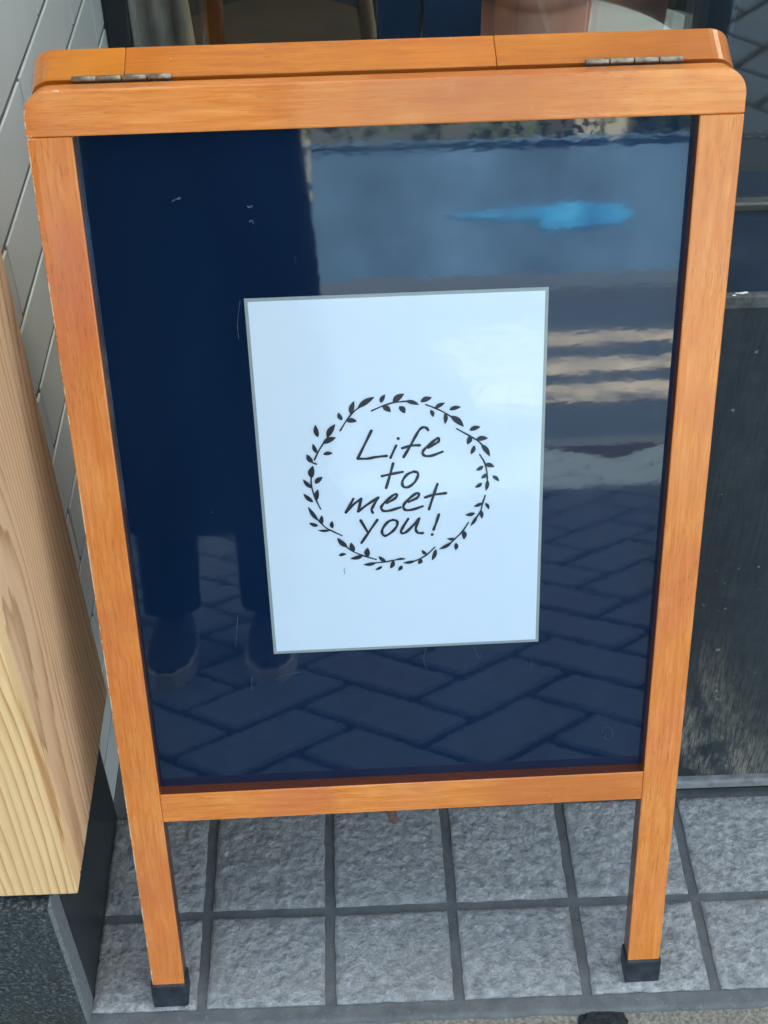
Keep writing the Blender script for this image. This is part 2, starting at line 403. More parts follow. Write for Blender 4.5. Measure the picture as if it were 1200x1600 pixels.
# ------------------------------------------------------------------ ground, road, paving
def sheet(name, x0, x1, y0, y1, z, mat, parent=None):
    b = bmesh.new(); b.faces.new([b.verts.new(v) for v in ((x0,y0,z),(x1,y0,z),(x1,y1,z),(x0,y1,z))])
    return link(name, tomesh(b), mat, parent)
g = struct(sheet('ground', -600, 600, -600, 600, -.12, plain('earth', (.12, .115, .10), .9)))
road = struct(sheet('road', -60, 60, -10.2, -3.62, -.062, M_asphalt))
for i, (ya, yb_) in enumerate(((-5.25, -4.72), (-6.25, -5.65), (-7.5, -6.9))):
    sheet('crosswalk_stripe', .75, 4.2, ya, yb_, -.058, M_stripe, road)
far_pave = struct(box('far_pavement', -60, 60, -12.2, -10.2, -.2, .03, plain('far_concrete', (.06, .085, .125), .85, bump=.2)))
kerb = struct(box('kerb', -60, 60, -3.75, -3.60, -.2, -.035, plain('kerb_concrete', (.055, .075, .10), .85, bump=.3), bev=.01))
paving = struct(sheet('paving', -20, 20, -3.62, -.30, -.043, M_bed))
# 45 degree herringbone of 2:1 pavers
U = .152; JG = .018
pm = tomesh(box_bm(-U + JG/2, U - JG/2, -U/2 + JG/2, U/2 - JG/2, -.05, 0, .005, 1)); pm.materials.append(M_paver)
cells = []
for i in range(-60, 61):
    for j in range(-60, 61):
        k = (i - j) % 4
        if k == 0: cx, cy, a = i + 1.0, j + .5, 0
        elif k == 2: cx, cy, a = i + .5, j + 0.0, 90
        else: continue
        x, y = cx * U, cy * U
        c45 = math.sqrt(.5); X = (x - y) * c45 + .06; Y = (x + y) * c45 - 1.93
        if -3.47 < Y < -.36 and -3.2 < X < 3.4: cells.append((Vector((X, Y)), R(45 + a)))
cells.sort(key=lambda c: (c[0] - Vector((.15, -1.0))).length)
for pos, a in cells[:300]:
    o = bpy.data.objects.new('paver', pm); C.objects.link(o); o.parent = paving
    o.location = (pos.x, pos.y, -.030 + random.uniform(-.0015, .0015)); o.rotation_euler = (random.uniform(-.004, .004), random.uniform(-.004, .004), a)
rb = bmesh.new()
for pos, a in cells[300:]:
    t = pm.copy(); t.transform(Matrix.Translation((pos.x, pos.y, -.030)) @ Matrix.Rotation(a, 4, 'Z')); rb.from_mesh(t); bpy.data.meshes.remove(t)
ro = link('paver_field', tomesh(rb), M_paver, paving); ro['kind'] = 'stuff'

# ------------------------------------------------------------------ granite step with split-face tiles
TP, X0, YJ, YF = .148108, -.1424006, -.1171184, -.2362531
GAP = .0125
step = struct(box('step', -.60, 3.4, -.2450, .9, -.12, -.0042, M_mortar))
def tile_mesh(wx, wy, seed, n):
    b = bmesh.new(); rows = []
    nx = max(4, int(n)); ny = max(4, int(n * wy / wx))
    off = Vector((seed * 3.7, seed * 1.3, seed * 9.1))
    for j in range(ny + 1):
        row = []
        for i in range(nx + 1):
            x = wx * (i / nx - .5); y = wy * (j / ny - .5)
            e = min(wx/2 - abs(x), wy/2 - abs(y))
            p = Vector((x, y, 0)) * 55 + off
            h = (.9 - 1.7 * noise.ridged_multi_fractal(p * .55, .9, 2.2, 5, .75, 1.9) * .5) * .0026 + noise.noise(p * 2.6) * .0013
            h = max(-.0036, min(.0034, h)) * min(1, e / .010)
            if e < .0015: h -= .0012
            jx = noise.noise(Vector((y * 60, seed, x * 5))) * .0012 * (abs(x) > wx/2 - .001); jy = noise.noise(Vector((x * 60, seed + 5, y * 5))) * .0012 * (abs(y) > wy/2 - .001)
            row.append(b.verts.new((x + jx, y + jy, h)))
        rows.append(row)
    for j in range(ny):
        for i in range(nx): b.faces.new([rows[j][i], rows[j][i+1], rows[j+1][i+1], rows[j+1][i]])
    edge = rows[0] + [r[-1] for r in rows[1:]] + rows[-1][-2::-1] + [r[0] for r in rows[-2:0:-1]]
    low = [b.verts.new((v.co.x * 1.01, v.co.y * 1.01, -.02)) for v in edge]
    for i in range(len(edge)):
        k = (i + 1) % len(edge); b.faces.new([edge[i], low[i], low[k], edge[k]])
    me = tomesh(b, 'granite_tile', True); me.materials.append(M_gtile); return me
share = {}
xs_e = [-.268 - GAP/2] + [X0 + k * TP for k in range(0, 23)]
ys_e = [YF - GAP/2, YJ, YJ + TP] + [YJ + TP * k for k in range(2, 8)]
ti = 0
for r_ in range(len(ys_e) - 1):
    for c_ in range(len(xs_e) - 1):
        xa, xb = xs_e[c_] + GAP/2, xs_e[c_+1] - GAP/2; ya, yb_ = ys_e[r_] + GAP/2, ys_e[r_+1] - GAP/2
        if r_ >= 2 and xa > .38: continue
        if r_ >= 2 and xa < -.2: continue
        near = r_ < 2 and c_ < 7
        key = None if near else (round(xb - xa, 3), round(yb_ - ya, 3), ti % 3)
        if near: me = tile_mesh(xb - xa, yb_ - ya, ti + 1, 96)
        else:
            if key not in share: share[key] = tile_mesh(xb - xa, yb_ - ya, ti + 1, 20)
            me = share[key]
        o = bpy.data.objects.new('granite_tile', me); C.objects.link(o); o.parent = step
        o.location = ((xa + xb)/2, (ya + yb_)/2, random.uniform(-.0008, .0002)); o.rotation_euler = (random.uniform(-.004, .004), random.uniform(-.004, .004), random.uniform(-.006, .006)); ti += 1
# mortar lip along the front of the step, with a ragged edge
def ragged_strip(name, x0, x1, y0, y1, zt, zb, amp, mat, nx, seed, zr=.0012):
    b = bmesh.new(); ny = 8; rows = []
    for i in range(nx + 1):
        x = x0 + (x1 - x0) * i / nx; row = []
        yf = y0 + (noise.noise(Vector((x * 22, seed, 0))) + .6 * noise.noise(Vector((x * 70, seed, 3)))) * amp
        for j in range(ny + 1):
            t = j / ny; y = yf + (y1 - yf) * t
            z = zt + noise.noise(Vector((x * 45, y * 60, seed))) * zr - (.0045 * (1 - t * 5) ** 2 if t < .2 else 0)
            row.append(b.verts.new((x, y, z)))
        row.insert(0, b.verts.new((x, yf - .001, zb))); rows.append(row)
    for i in range(nx):
        for j in range(ny + 1): b.faces.new([rows[i][j], rows[i+1][j], rows[i+1][j+1], rows[i][j+1]])
    return link(name, tomesh(b, name, True), mat)
lip = struct(ragged_strip('step_edge', -.275, 2.6, -.2578, -.2380, -.0022, -.04, .0028, M_mortar, 420, 4))
conc = struct(ragged_strip('gutter_strip', -.60, 3.0, -.50, -.2480, -.0085, -.08, .004, M_conc, 260, 9, .002))
# tar spot on the concrete
b = bmesh.new(); bmesh.ops.create_icosphere(b, subdivisions=4, radius=1)
for v in b.verts:
    p = v.co.copy(); k = 1 + .22 * noise.noise(p * 2.3) + .10 * noise.noise(p * 7)
    v.co = Vector((p.x * .026 * k, p.y * .027 * k, p.z * .0026 * (1 + .5 * noise.noise(p * 9))))
tag(link('tar_spot', tomesh(b, 'tar', True), M_tar, loc=(.3150, -.2735, -.0065)), 'round black tar spot on the rough concrete below the step edge', 'tar spot')

# ------------------------------------------------------------------ plinth, timber post, tiled wall on the left
pl = empty('granite_plinth', (-.43, -.249, 0), label='dark granite plinth block under the pale timber post', cat='plinth')
PX, PY = -.43, -.249
box('plinth_front', -.80 - PX, -.2715 - PX, 0, .030, -.10, .246, M_plf, pl)
box('plinth_side', -.80 - PX, -.268 - PX, .0302, .279, -.10, .246, M_pls, pl, bev=.001, seg=1)
# pale arris between the flamed front and the polished side
b = bmesh.new(); vs = [b.verts.new(v) for v in [(-.2715 - PX, .0003, -.1), (-.268 - PX, .0035, -.1), (-.268 - PX, .0300, -.1), (-.2715 - PX, .0300, -.1)]]
vs2 = [b.verts.new((v.co.x, v.co.y, .246)) for v in vs]
b.faces.new(vs); b.faces.new(vs2[::-1])
for i in range(4): b.faces.new([vs[i], vs[(i+1) % 4], vs2[(i+1) % 4], vs2[i]])
link('arris', tomesh(b), plain('honed_granite_arris', (.16, .175, .18), .5, var=.4, scale=200), pl)

post = empty('timber_post', (-.430, -.2385, 0), label='thick pale cedar clad post with swirling grain over the dark plinth', cat='post')
box('front_board', -.20, .19, 0, .024, .256, 2.52, M_cedar, post, bev=.0025, seg=3)
box('side_board', .164, .19, .0243, .262, .2565, 2.52, M_cedar2, post, bev=.0025, seg=3)
box('core', -.20, .1635, .0243, .262, .262, 2.515, M_brown, post)

wall = empty('tiled_wall', (-.30, .03, 0), label='white tiled side wall with grey joints beside the shop window', cat='wall')
WX = -.2790
box('wall_core', -.16, WX + .30 + .0012, .0, .84, -.1, 2.52, M_grout, wall)
CH, TL, ZG = .0875, .315, .857
wt = {}
for k in range(-20, 10):
    zc = ZG + (k - .5) * CH
    if zc - CH/2 < -.03: continue
    j0 = .34 if k % 2 == 0 else .34 + .137
    y = j0 - 2 * TL
    while y < .87:
        ya, yb_ = max(y + .0042, .032), min(y + TL - .0042, .866)
        if yb_ - ya > .015:
            kk = round(yb_ - ya, 3)
            if kk not in wt:
                wt[kk] = tomesh(box_bm(-.010, .0, -kk/2, kk/2, -CH/2 + .0042, CH/2 - .0042, .0007, 2)); wt[kk].materials.append(M_wtile)
            o = bpy.data.objects.new('wall_tile', wt[kk]); C.objects.link(o); o.parent = wall
            o.location = (WX + .30 + .0035 + random.uniform(-.0004, .0004), (ya + yb_)/2 - .03, zc); o.rotation_euler = (0, random.uniform(-.004, .004), random.uniform(-.004, .004))
        y += TL

# ------------------------------------------------------------------ shop front behind the sign
GY = .87
sf = empty('glazed_storefront', (.9, GY, 0), label='glazed shop front with dark frames behind the sign', cat='shop front')
def sfb(name, x0, x1, y0, y1, z0, z1, mat, bev=.002): return box(name, x0 - .9, x1 - .9, y0 - GY, y1 - GY, z0, z1, mat, sf, bev=bev, seg=2)
sfb('door_jamb', -.2745, -.243, .868, .93, 0, 2.5, M_blackframe)
sfb('door_seal', -.2425, -.238, .880, .92, 0, 2.5, plain('pale_seal', (.28, .27, .24), .5))
sfb('glass_pane', -.2375, .104, .892, .898, .30, 2.42, M_glass, 0)
sfb('door_bottom_rail', -.2375, .104, .872, .92, .01, .30, M_blackframe)
sfb('door_stile', .105, .166, .866, .93, 0, 2.5, M_blueframe)
sfb('frame_post', .169, .250, .858, .94, 0, 2.5, M_blueframe)
sfb('glass_pane', .2505, .4025, .892, .898, .492, 2.42, M_glass, 0)
sfb('window_rail', .2505, .4025, .862, .93, .470, .4915, M_rail)
sfb('base_panel', .2505, .4025, .870, .93, 0, .4695, M_navy)
sfb('glass_pane', .4035, 3.40, .1865, .1925, .7775, 2.42, M_glass, 0)
sfb('glass_pane', .4035, .4095, .1935, .886, .5, 2.42, M_glass, 0)
sfb('display_deck', .411, 3.40, .200, .88, .40, .42, M_navy, .002)
sfb('deck_side_reflector', .3985, .4105, .2005, .8615, 0, .499, M_cream, .001)  # hidden reflector: cream colour set to bounce light onto the tiled wall
sfb('end_wall', 3.405, 3.47, .19, .93, 0, 2.42, M_blackframe, .002)
sfb('bay_lintel', .3985, 3.47, .17, .8615, 2.4205, 2.5, M_blackframe, .002)
sfb('lintel', -.2745, 3.47, .862, .95, 2.4202, 2.5, M_blackframe)
# interior of the shop
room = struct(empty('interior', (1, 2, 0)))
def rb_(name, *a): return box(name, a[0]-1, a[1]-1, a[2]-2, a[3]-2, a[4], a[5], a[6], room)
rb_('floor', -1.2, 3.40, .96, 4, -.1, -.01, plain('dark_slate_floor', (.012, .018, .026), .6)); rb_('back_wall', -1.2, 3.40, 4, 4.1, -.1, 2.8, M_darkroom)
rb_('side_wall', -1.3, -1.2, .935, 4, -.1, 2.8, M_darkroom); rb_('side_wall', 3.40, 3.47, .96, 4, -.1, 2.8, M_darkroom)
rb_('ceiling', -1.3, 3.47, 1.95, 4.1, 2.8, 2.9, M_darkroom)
# round table with a terracotta pot
tb = empty('round_table', (.37, 1.205, -.01), label='round pale grey table indoors carrying the terracotta pot', cat='table')
link('tabletop', tomesh(lathe_bm([(0, .44), (.283, .44), (.290, .447), (.290, .462), (.283, .47), (0, .47)], 64), 'top', True), M_tabletop, tb)
link('pedestal', tomesh(lathe_bm([(.0, .4395), (.03, .4395), (.025, .05), (.16, .02), (.17, 0), (0, 0)], 32), 'ped', True), M_black, tb)
pot = empty('plant_pot', (.346, 1.020, .4605), label='terracotta pot on the round table behind the window glass', cat='pot')
link('pot_wall', tomesh(lathe_bm([(0, .001), (.070, .001), (.078, .02), (.087, .19), (.087, .20), (.097, .203), (.099, .24), (.092, .243), (.086, .20), (.075, .19), (0, .19)], 48), 'pot', True), M_terra, pot)
link('soil', tomesh(lathe_bm([(0, .212), (.05, .214), (.0855, .208)], 32), 'soil', True), plain('potting_soil', (.03, .022, .015), .95, bump=.8), pot)
# hanging linen, dark stand and brown chair back seen through the door glass
b = bmesh.new(); n_ = 60; rows = []
for j in range(14):
    z = 1.35 - j * .1; row = []
    for i in range(n_ + 1):
        t = i / n_; row.append(b.verts.new((-.265 + t * .10 + .012 * math.sin(j * .7), 1.03 + .018 * math.sin(t * 17 + j * .25) + .01 * math.sin(j * 1.1 + t * 4), z)))
    rows.append(row)
for j in range(13):
    for i in range(n_): b.faces.new([rows[j][i], rows[j][i+1], rows[j+1][i+1], rows[j+1][i]])
cu = link('hanging_linen', tomesh(b, 'linen', True), M_tan); cu.modifiers.new('s', 'SOLIDIFY').thickness = .003
tag(cu, 'pale linen cloth hanging inside the shop door next to the jamb', 'cloth')
st = empty('coat_stand', (-.14, 1.10, -.01), label='thin black upright stand inside the shop door', cat='stand')
link('pole', tomesh(tube_bm([(0, 0, .02), (-.005, 0, .7), (.02, 0, 1.6)], .013), 'pole', True), M_black, st)
link('base', tomesh(lathe_bm([(0, 0), (.13, 0), (.13, .015), (.02, .03), (0, .03)], 32), 'base', True), M_black, st)
ch = empty('bentwood_chair', (-.06, 1.32, -.01), label='brown bentwood chair standing inside the shop door', cat='chair')
link('seat', tomesh(lathe_bm([(0, .43), (.19, .43), (.195, .45), (.19, .465), (0, .465)], 40), 'seat', True), M_brown, ch)
for sx, sy in ((-.13, -.13), (.13, -.13), (-.14, .14), (.14, .14)):
    link('leg', tomesh(tube_bm([(sx, sy, .4295), (sx * 1.25, sy * 1.25, 0)], .015), 'leg', True), M_brown, ch)
link('back_hoop', tomesh(tube_bm([(.16 * math.cos(t) * (1 if True else 1), -.165, .4655 + .42 * math.sin(t)) for t in [math.pi * k / 16 for k in range(17)]], .013), 'hoop', True), plain('worn_bentwood', (.16, .11, .07), .5), ch)

# upper shop building: the walls that shade the step
bld = empty('shop_building', (1, 2.5, 0), label='plain rendered upper storey above the shop front', cat='building')
def bb(name, *a): return box(name, a[0]-1, a[1]-1, a[2]-2.5, a[3]-2.5, a[4], a[5], a[6], bld)
bb('upper_wall', -6, 8, .955, 1.12, 2.905, 5.75, M_facade); bb('roof_slab', -6, 8, 1.96, 6, 2.905, 3.1, M_roof)
sheet('added_light_diffuser', -1.3 - 1, 3.47 - 1, 1.121 - 2.5, 1.959 - 2.5, 2.92, M_diffuser, bld)  # added out of view to send soft light into shop and recess
bb('pier', 3.475, 8, .10, 6, -.1, 2.904, M_cream); bb('pier', -6, -.81, -.0, .95, -.1, 2.60, M_facade); bb('pier', -6, -1.31, .956, 6, -.1, 2.904, M_facade)
bb('fascia', -.8, 3.47, .958, .999, 2.505, 2.90, M_facade)
bb('parapet', -6.05, 8.05, .90, 1.17, 5.751, 5.95, M_roof)
for x in (-3.4, -1.2, 1.0, 3.2, 5.4):
    f_ = bb('window', x, x + 1.2, .93, .954, 3.5, 4.7, M_blackframe)
    box('pane', x + .06 - 1, x + 1.14 - 1, .922 - 2.5, .9295 - 2.5, 3.56, 4.64, M_navy, f_)

# ------------------------------------------------------------------ dark wood counter at the right
CX, CY0 = .398, .0364
ct = empty('wooden_counter', (1.0, .12, 0), label='weathered dark wooden counter box on a low stone kerb', cat='counter')
def cb(name, x0, x1, y0, y1, z0, z1, mat, bev=.0015): return box(name, x0 - 1, x1 - 1, y0 - .12, y1 - .12, z0, z1, mat, ct, bev=bev)
cb('kerb_stone', CX, 3.4, CY0 - .006, .21, .0105, .0265, plain('pale_kerb_stone', (.21, .22, .22), .8, var=.3, scale=60, bump=.4, bscale=150), .003)
cb('kerb_shadow_gap', CX + .003, 3.4, CY0 + .004, .20, -.02, .0103, M_bed, .001)  # recessed joint, near-black colour puts in the shadow under the stone
cb('front_panel', CX + .001, 3.4, CY0 + .003, CY0 + .025, .0268, .757, M_counter, .001)
cb('side_panel', CX + .001, CX + .023, CY0 + .0255, .1745, .0268, .757, M_counter)
cb('back_panel', CX + .001, 3.4, .175, .197, .0268, .757, M_counter)
cb('lid', CX - .002, 3.4, CY0 + .0065, .184, .7572, .769, M_navy, .001)
lip_ = cb('lid_edge', CX - .003, 3.4, CY0 - .002, CY0 + .0062, .7565, .7700, M_lidedge, .0015)
for i in range(26):
    x = .404 + random.random() ** 1.5 * .35; s = random.uniform(.0008, .0026)
    b = bmesh.new(); bmesh.ops.create_icosphere(b, subdivisions=1, radius=1)
    for v in b.verts: v.co = Vector((v.co.x * s * random.uniform(.9, 1.8), v.co.y * s * .7, v.co.z * s * .35))
    link('paint_chip', tomesh(b), M_chip, lip_, loc=(x - 1, CY0 + random.uniform(0, .006) - .12, .7702))
cb('upstand', CX - .002, 3.4, .1842, .197, .7572, .777, M_rail, .002)

# ------------------------------------------------------------------ the A-frame sign
W_, XS, YS, SYAW, LEAN, L_, CAP = .58, .0947166, -.2281593, .0144048, .2595715, 1.0219319, .0352915
MS, MT, L1, L2 = .0366, .0364039, .7128775, .7494559
TF, REC = .0245, .0145
sign = empty('sandwich_board', (XS, YS, 0), (0, 0, SYAW), label='orange lacquered wooden A-frame sign with glossy navy display panel', cat='sign')
H = W_ / 2
FR = (-LEAN, 0, 0)
def stain_shade(bm, test):  # darkens chosen faces: part finish, part shade put into the colour
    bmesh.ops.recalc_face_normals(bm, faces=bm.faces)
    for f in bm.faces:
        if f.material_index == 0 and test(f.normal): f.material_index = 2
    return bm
def fpart(name, bm, mats, parent=sign, smooth=False):
    o = link(name, tomesh(bm, name, smooth), mats, parent)
    if parent is sign: o.rotation_euler = FR
    return o
def round_top(x0, x1, z0, z1, r, n=9):
    pts = [(x0, z0), (x1, z0)]
    for i in range(n): a = math.pi/2 * i / (n-1); pts.append((x1 - r + r * math.cos(a), z1 - r + r * math.sin(a)))
    for i in range(n): a = math.pi/2 + math.pi/2 * i / (n-1); pts.append((x0 + r + r * math.cos(a), z1 - r + r * math.sin(a)))
    return pts
fpart('top_rail', prism_bm(round_top(-H, H, L_ - MT, L_, .021), 0, TF, .0016, True), [wood_h, edge_h])
for s in (-1, 1):
    xa, xb = (-H, -H + MS) if s < 0 else (H - MS, H)
    fpart('stile', stain_shade(box_bm(xa, xb, 0.0002, TF - .0002, .010, L_ - MT - .0003, .0014, 2, True), lambda q: q.x * s < -.9), [wood_v, edge_v, stain_shade_v])
    # rubber foot, cut level with the ground
    g_ = .0022; b = bmesh.new()
    ya, yb_ = -g_, TF + g_
    lo = [b.verts.new((x, y, y * math.tan(LEAN) + .0004)) for x, y in ((xa - g_, ya), (xb + g_, ya), (xb + g_, yb_), (xa - g_, yb_))]
    hi = [b.verts.new((x, y, CAP)) for x, y in ((xa - g_, ya), (xb + g_, ya), (xb + g_, yb_), (xa - g_, yb_))]
    b.faces.new(lo[::-1]); b.faces.new(hi)
    for i in range(4): b.faces.new([lo[i], lo[(i+1) % 4], hi[(i+1) % 4], hi[i]])
    bmesh.ops.bevel(b, geom=b.edges[:], offset=.0030, segments=3, profile=.5, affect='EDGES')
    fpart('rubber_foot', b, M_rubber)
fpart('bottom_rail', stain_shade(box_bm(-H + MS + .0002, H - MS - .0002, .0006, TF - .001, L_ - L2, L_ - L1, .0008, 2, True), lambda q: q.z > .9), [wood_h, edge_h, stain_shade_h])
panel = fpart('display_panel', box_bm(-H + MS - .004, H - MS + .004, REC, REC + .004, L_ - L1 - .004, L_ - MT + .004), M_panel)
# small scuffs and a curl mark on the panel: real shallow flecks
Rf = Matrix.Rotation(SYAW, 4, 'Z') @ Matrix.Rotation(-LEAN, 4, 'X'); MF = Matrix.Translation((XS, YS, 0)) @ Rf; MFI = MF.inverted()
def px_local(x, y, c):
    o = MFI @ CAM; d = (MFI.to_3x3() @ px_ray(x, y)); t = (c - o.y) / d.y; q = o + d * t
    return q.x, q.z
M_scuff = plain('chalky_scuff', (.055, .075, .105), .6, var=.6, scale=500)
def ribbon(bm, pts, w, y, taper=None):
    n = len(pts); L, Rr = [], []
    for i, p in enumerate(pts):
        a = Vector(pts[max(i-1, 0)]); c = Vector(pts[min(i+1, n-1)]); d = (c - a)
        d = d.normalized() if d.length > 1e-9 else Vector((1, 0)); nn = Vector((-d.y, d.x))
        ww = w * (taper[i] if taper else 1); q = Vector(p)
        L.append(bm.verts.new((q.x + nn.x * ww, y, q.y + nn.y * ww))); Rr.append(bm.verts.new((q.x - nn.x * ww, y, q.y - nn.y * ww)))
    for i in range(n-1):
        bm.faces.new([L[i], L[i+1], Rr[i+1], Rr[i]])
def disc(bm, p, r, y, n=14):
    bm.faces.new([bm.verts.new((p[0] + r * math.cos(2*math.pi*k/n), y, p[1] + r * math.sin(2*math.pi*k/n))) for k in range(n)])
def smooth_path(pts, sub=8):
    P = [Vector(p) for p in pts]
    if len(P) < 3: return [tuple(P[0].lerp(P[1], k/6)) for k in range(7)]
    out = []
    for i in range(len(P)-1):
        p0 = P[i-1] if i else P[0]*2 - P[1]; p1, p2 = P[i], P[i+1]; p3 = P[i+2] if i + 2 < len(P) else P[-1]*2 - P[-2]
        for k in range(sub):
            t = k / sub
            out.append(tuple(.5 * ((2*p1) + (p2-p0)*t + (2*p0-5*p1+4*p2-p3)*t*t + (3*p1-p0-3*p2+p3)*t**3)))
    out.append(tuple(P[-1])); return out
def scuff(pts, w):
    b = bmesh.new(); q = [px_local(x, y, REC) for x, y in pts]; q = smooth_path(q, 4); n = len(q)
    ribbon(b, q, w, REC - .00015, [.3 + .7 * random.random() for _ in q])
    fpart('scuff', b, M_scuff, panel)
scuff([(269, 314), (276, 311), (283, 309)], .0009); scuff([(386, 322), (391, 324), (394, 321)], .0007); scuff([(389, 347), (394, 344), (396, 350)], .0007)
scuff([(428, 1062), (447, 1054), (470, 1050)], .0003); scuff([(394, 1058), (393, 1078)], .0004); scuff([(666, 1012), (662, 1030), (668, 1048)], .00022)
scuff([(856, 618), (872, 628), (902, 640)], .00025); scuff([(375, 470), (371, 505), (373, 530)], .0003); scuff([(330, 800), (333, 801)], .0004)
scuff([(372, 960), (370, 985), (368, 1010)], .0003); scuff([(830, 1031), (829, 1048)], .0002); scuff([(740, 1010), (748, 1028), (752, 1020)], .0002)
b = bmesh.new(); ribbon(b, smooth_path([px_local(x, y, REC) for x, y in ((941, 1146), (943, 1139), (950, 1136), (956, 1140), (957, 1149), (951, 1155), (944, 1152), (948, 1147))], 6), .0006, REC - .0002)
fpart('curl_mark', b, plain('dark_curl', (.03, .04, .055), .3), panel)

# back frame
AL, TB = .36, .0335
py, pz = TF * math.cos(LEAN) + L_ * math.sin(LEAN) + .0060, -TF * math.sin(LEAN) + L_ * math.cos(LEAN) + .0006
LB = pz / math.cos(AL)
def bpart(name, bm, mats, parent=sign, smooth=False):
    o = link(name, tomesh(bm, name, smooth), mats, parent)
    if parent is sign: o.location = (0, py, pz); o.rotation_euler = (AL, 0, 0)
    return o
# finger-jointed top rail: three lengths of wood butted together
xa_, xb_ = -H + .079, -H + .079 + .302
o1 = round_top(-H, H, -MT, 0, .021)
left = [p for p in o1 if p[0] < -H + .03]; right = [p for p in o1 if p[0] > H - .03]
bpart('back_rail_block', prism_bm([(-H, -MT), (xa_ - .0002, -MT), (xa_ - .0002, 0)] + [p for p in left if p[1] > -MT + 1e-5], 0, TB, .0006, True), [wood_b, edge_b])
bpart('back_rail_block', box_bm(xa_ + .0002, xb_ - .0002, 0, TB, -MT, 0, .0005, 1, True), [wood_b, edge_b])
bpart('back_rail_block', prism_bm([(xb_ + .0002, -MT), (H, -MT)] + [p for p in right if p[1] > -MT + 1e-5] + [(xb_ + .0002, 0)], 0, TB, .0006, True), [wood_b, edge_b])
for s in (-1, 1):
    xa, xb = (-H, -H + MS) if s < 0 else (H - MS, H)
    bpart('back_stile', box_bm(xa, xb, .0002, TB - .0002, -LB + .012, -MT - .0003, .0014, 2, True), [wood_v, edge_v])
    b = bmesh.new(); g_ = .0022
    q4 = ((xa - g_, -g_), (xb + g_, -g_), (xb + g_, TB + g_), (xa - g_, TB + g_))
    lo = [b.verts.new((x, y, -LB - y * math.tan(AL) + .0006)) for x, y in q4]; hi = [b.verts.new((x, y, -LB + CAP)) for x, y in q4]
    b.faces.new(lo[::-1]); b.faces.new(hi)
    for i in range(4): b.faces.new([lo[i], lo[(i+1) % 4], hi[(i+1) % 4], hi[i]])
    bpart('rubber_foot', b, M_rubber)
bpart('back_bottom_rail', box_bm(-H + MS + .0002, H - MS - .0002, .001, TB - .001, -L2, -L1, .0012, 2, True), [wood_h, edge_h])
bpart('back_panel', box_bm(-H + MS - .004, H - MS + .004, .015, .019, -L1 - .004, -MT + .004), M_panel)
# hinges: barrels of four knuckles lying in the valley between the frames
hy, hz = py - .0030, pz + .0016
for x0, x1 in ((-H + .037, -H + .118), (H - .128, H - .047)):
    hg = link('hinge', tomesh(box_bm(x0, x1, hy - .0004, hy + .0004, hz - .028, hz - .001)), M_hinge, sign)
    n_ = 4; wd = (x1 - x0) / n_
    for k in range(n_):
        b = tube_bm([(x0 + k * wd + .0004, hy, hz), (x0 + k * wd + .0009, hy, hz), (x0 + (k+1) * wd - .0009, hy, hz), (x0 + (k+1) * wd - .0004, hy, hz)], [.0022, .0026, .0026, .0022], 16)
        link('knuckle', tomesh(b, 'knuckle', True), M_hinge, hg)
# little hook with a leather tag under the bottom rail
hk = fpart('tie_hook', tube_bm([(-.0275, .014, L_ - L2 + .002), (-.0275, .013, L_ - L2 - .004), (-.024, .012, L_ - L2 - .0085), (-.019, .012, L_ - L2 - .0095), (-.0135, .012, L_ - L2 - .005), (-.010, .013, L_ - L2 - .002), (-.010, .014, L_ - L2 + .002)], .0014, 8), M_wire, smooth=True)
b = tube_bm([(-.0125, .011, L_ - L2 - .0035), (-.0125, .0108, L_ - L2 - .007), (-.0118, .0105, L_ - L2 - .014), (-.0095, .0105, L_ - L2 - .023), (-.009, .0105, L_ - L2 - .026)], [.0022, .0050, .0046, .0036, .0020], 10, flat=.45)
for v in b.verts: v.co.x += noise.noise(v.co * 400) * .0008; v.co.y += noise.noise(v.co * 300 + Vector((5, 0, 0))) * .0008
fpart('leather_tag', b, M_tag, hk, True)

# ------------------------------------------------------------------ laminated notice stuck on the panel
notice = empty('laminated_notice', (XS, YS, 0), (0, 0, SYAW), label='white laminated notice with leaf wreath and handwritten words on navy panel', cat='notice')
def npart(name, bm, mat, parent=notice):
    o = link(name, tomesh(bm, name), mat, parent)
    if parent is notice: o.rotation_euler = FR
    return o
YFILM, YPAP, YINK = REC - .0002, REC - .00065, REC - .0011
q = [Vector(px_local(x, y, REC)) for x, y in ((381, 466.5), (857.5, 448), (841, 1002), (428, 1021.5))]
ctr = sum(q, Vector((0, 0))) / 4
def slab(q, yb, yf):
    b = bmesh.new(); f = [b.verts.new((p.x, yf, p.y)) for p in q]; k = [b.verts.new((p.x, yb, p.y)) for p in q]
    b.faces.new(f); b.faces.new(k[::-1])
    for i in range(4): b.faces.new([f[i], k[i], k[(i+1) % 4], f[(i+1) % 4]])
    return b
npart('laminate_film', slab(q, REC - .0001, YFILM - .0002), M_film)
sx, sz = 1 - .0058/.264, 1 - .0062/.3694
qp = [Vector((ctr.x + (p.x - ctr.x) * sx, ctr.y + (p.y - ctr.y) * sz)) for p in q]
npart('paper_sheet', slab(qp, YFILM - .00025, YPAP), M_paper)

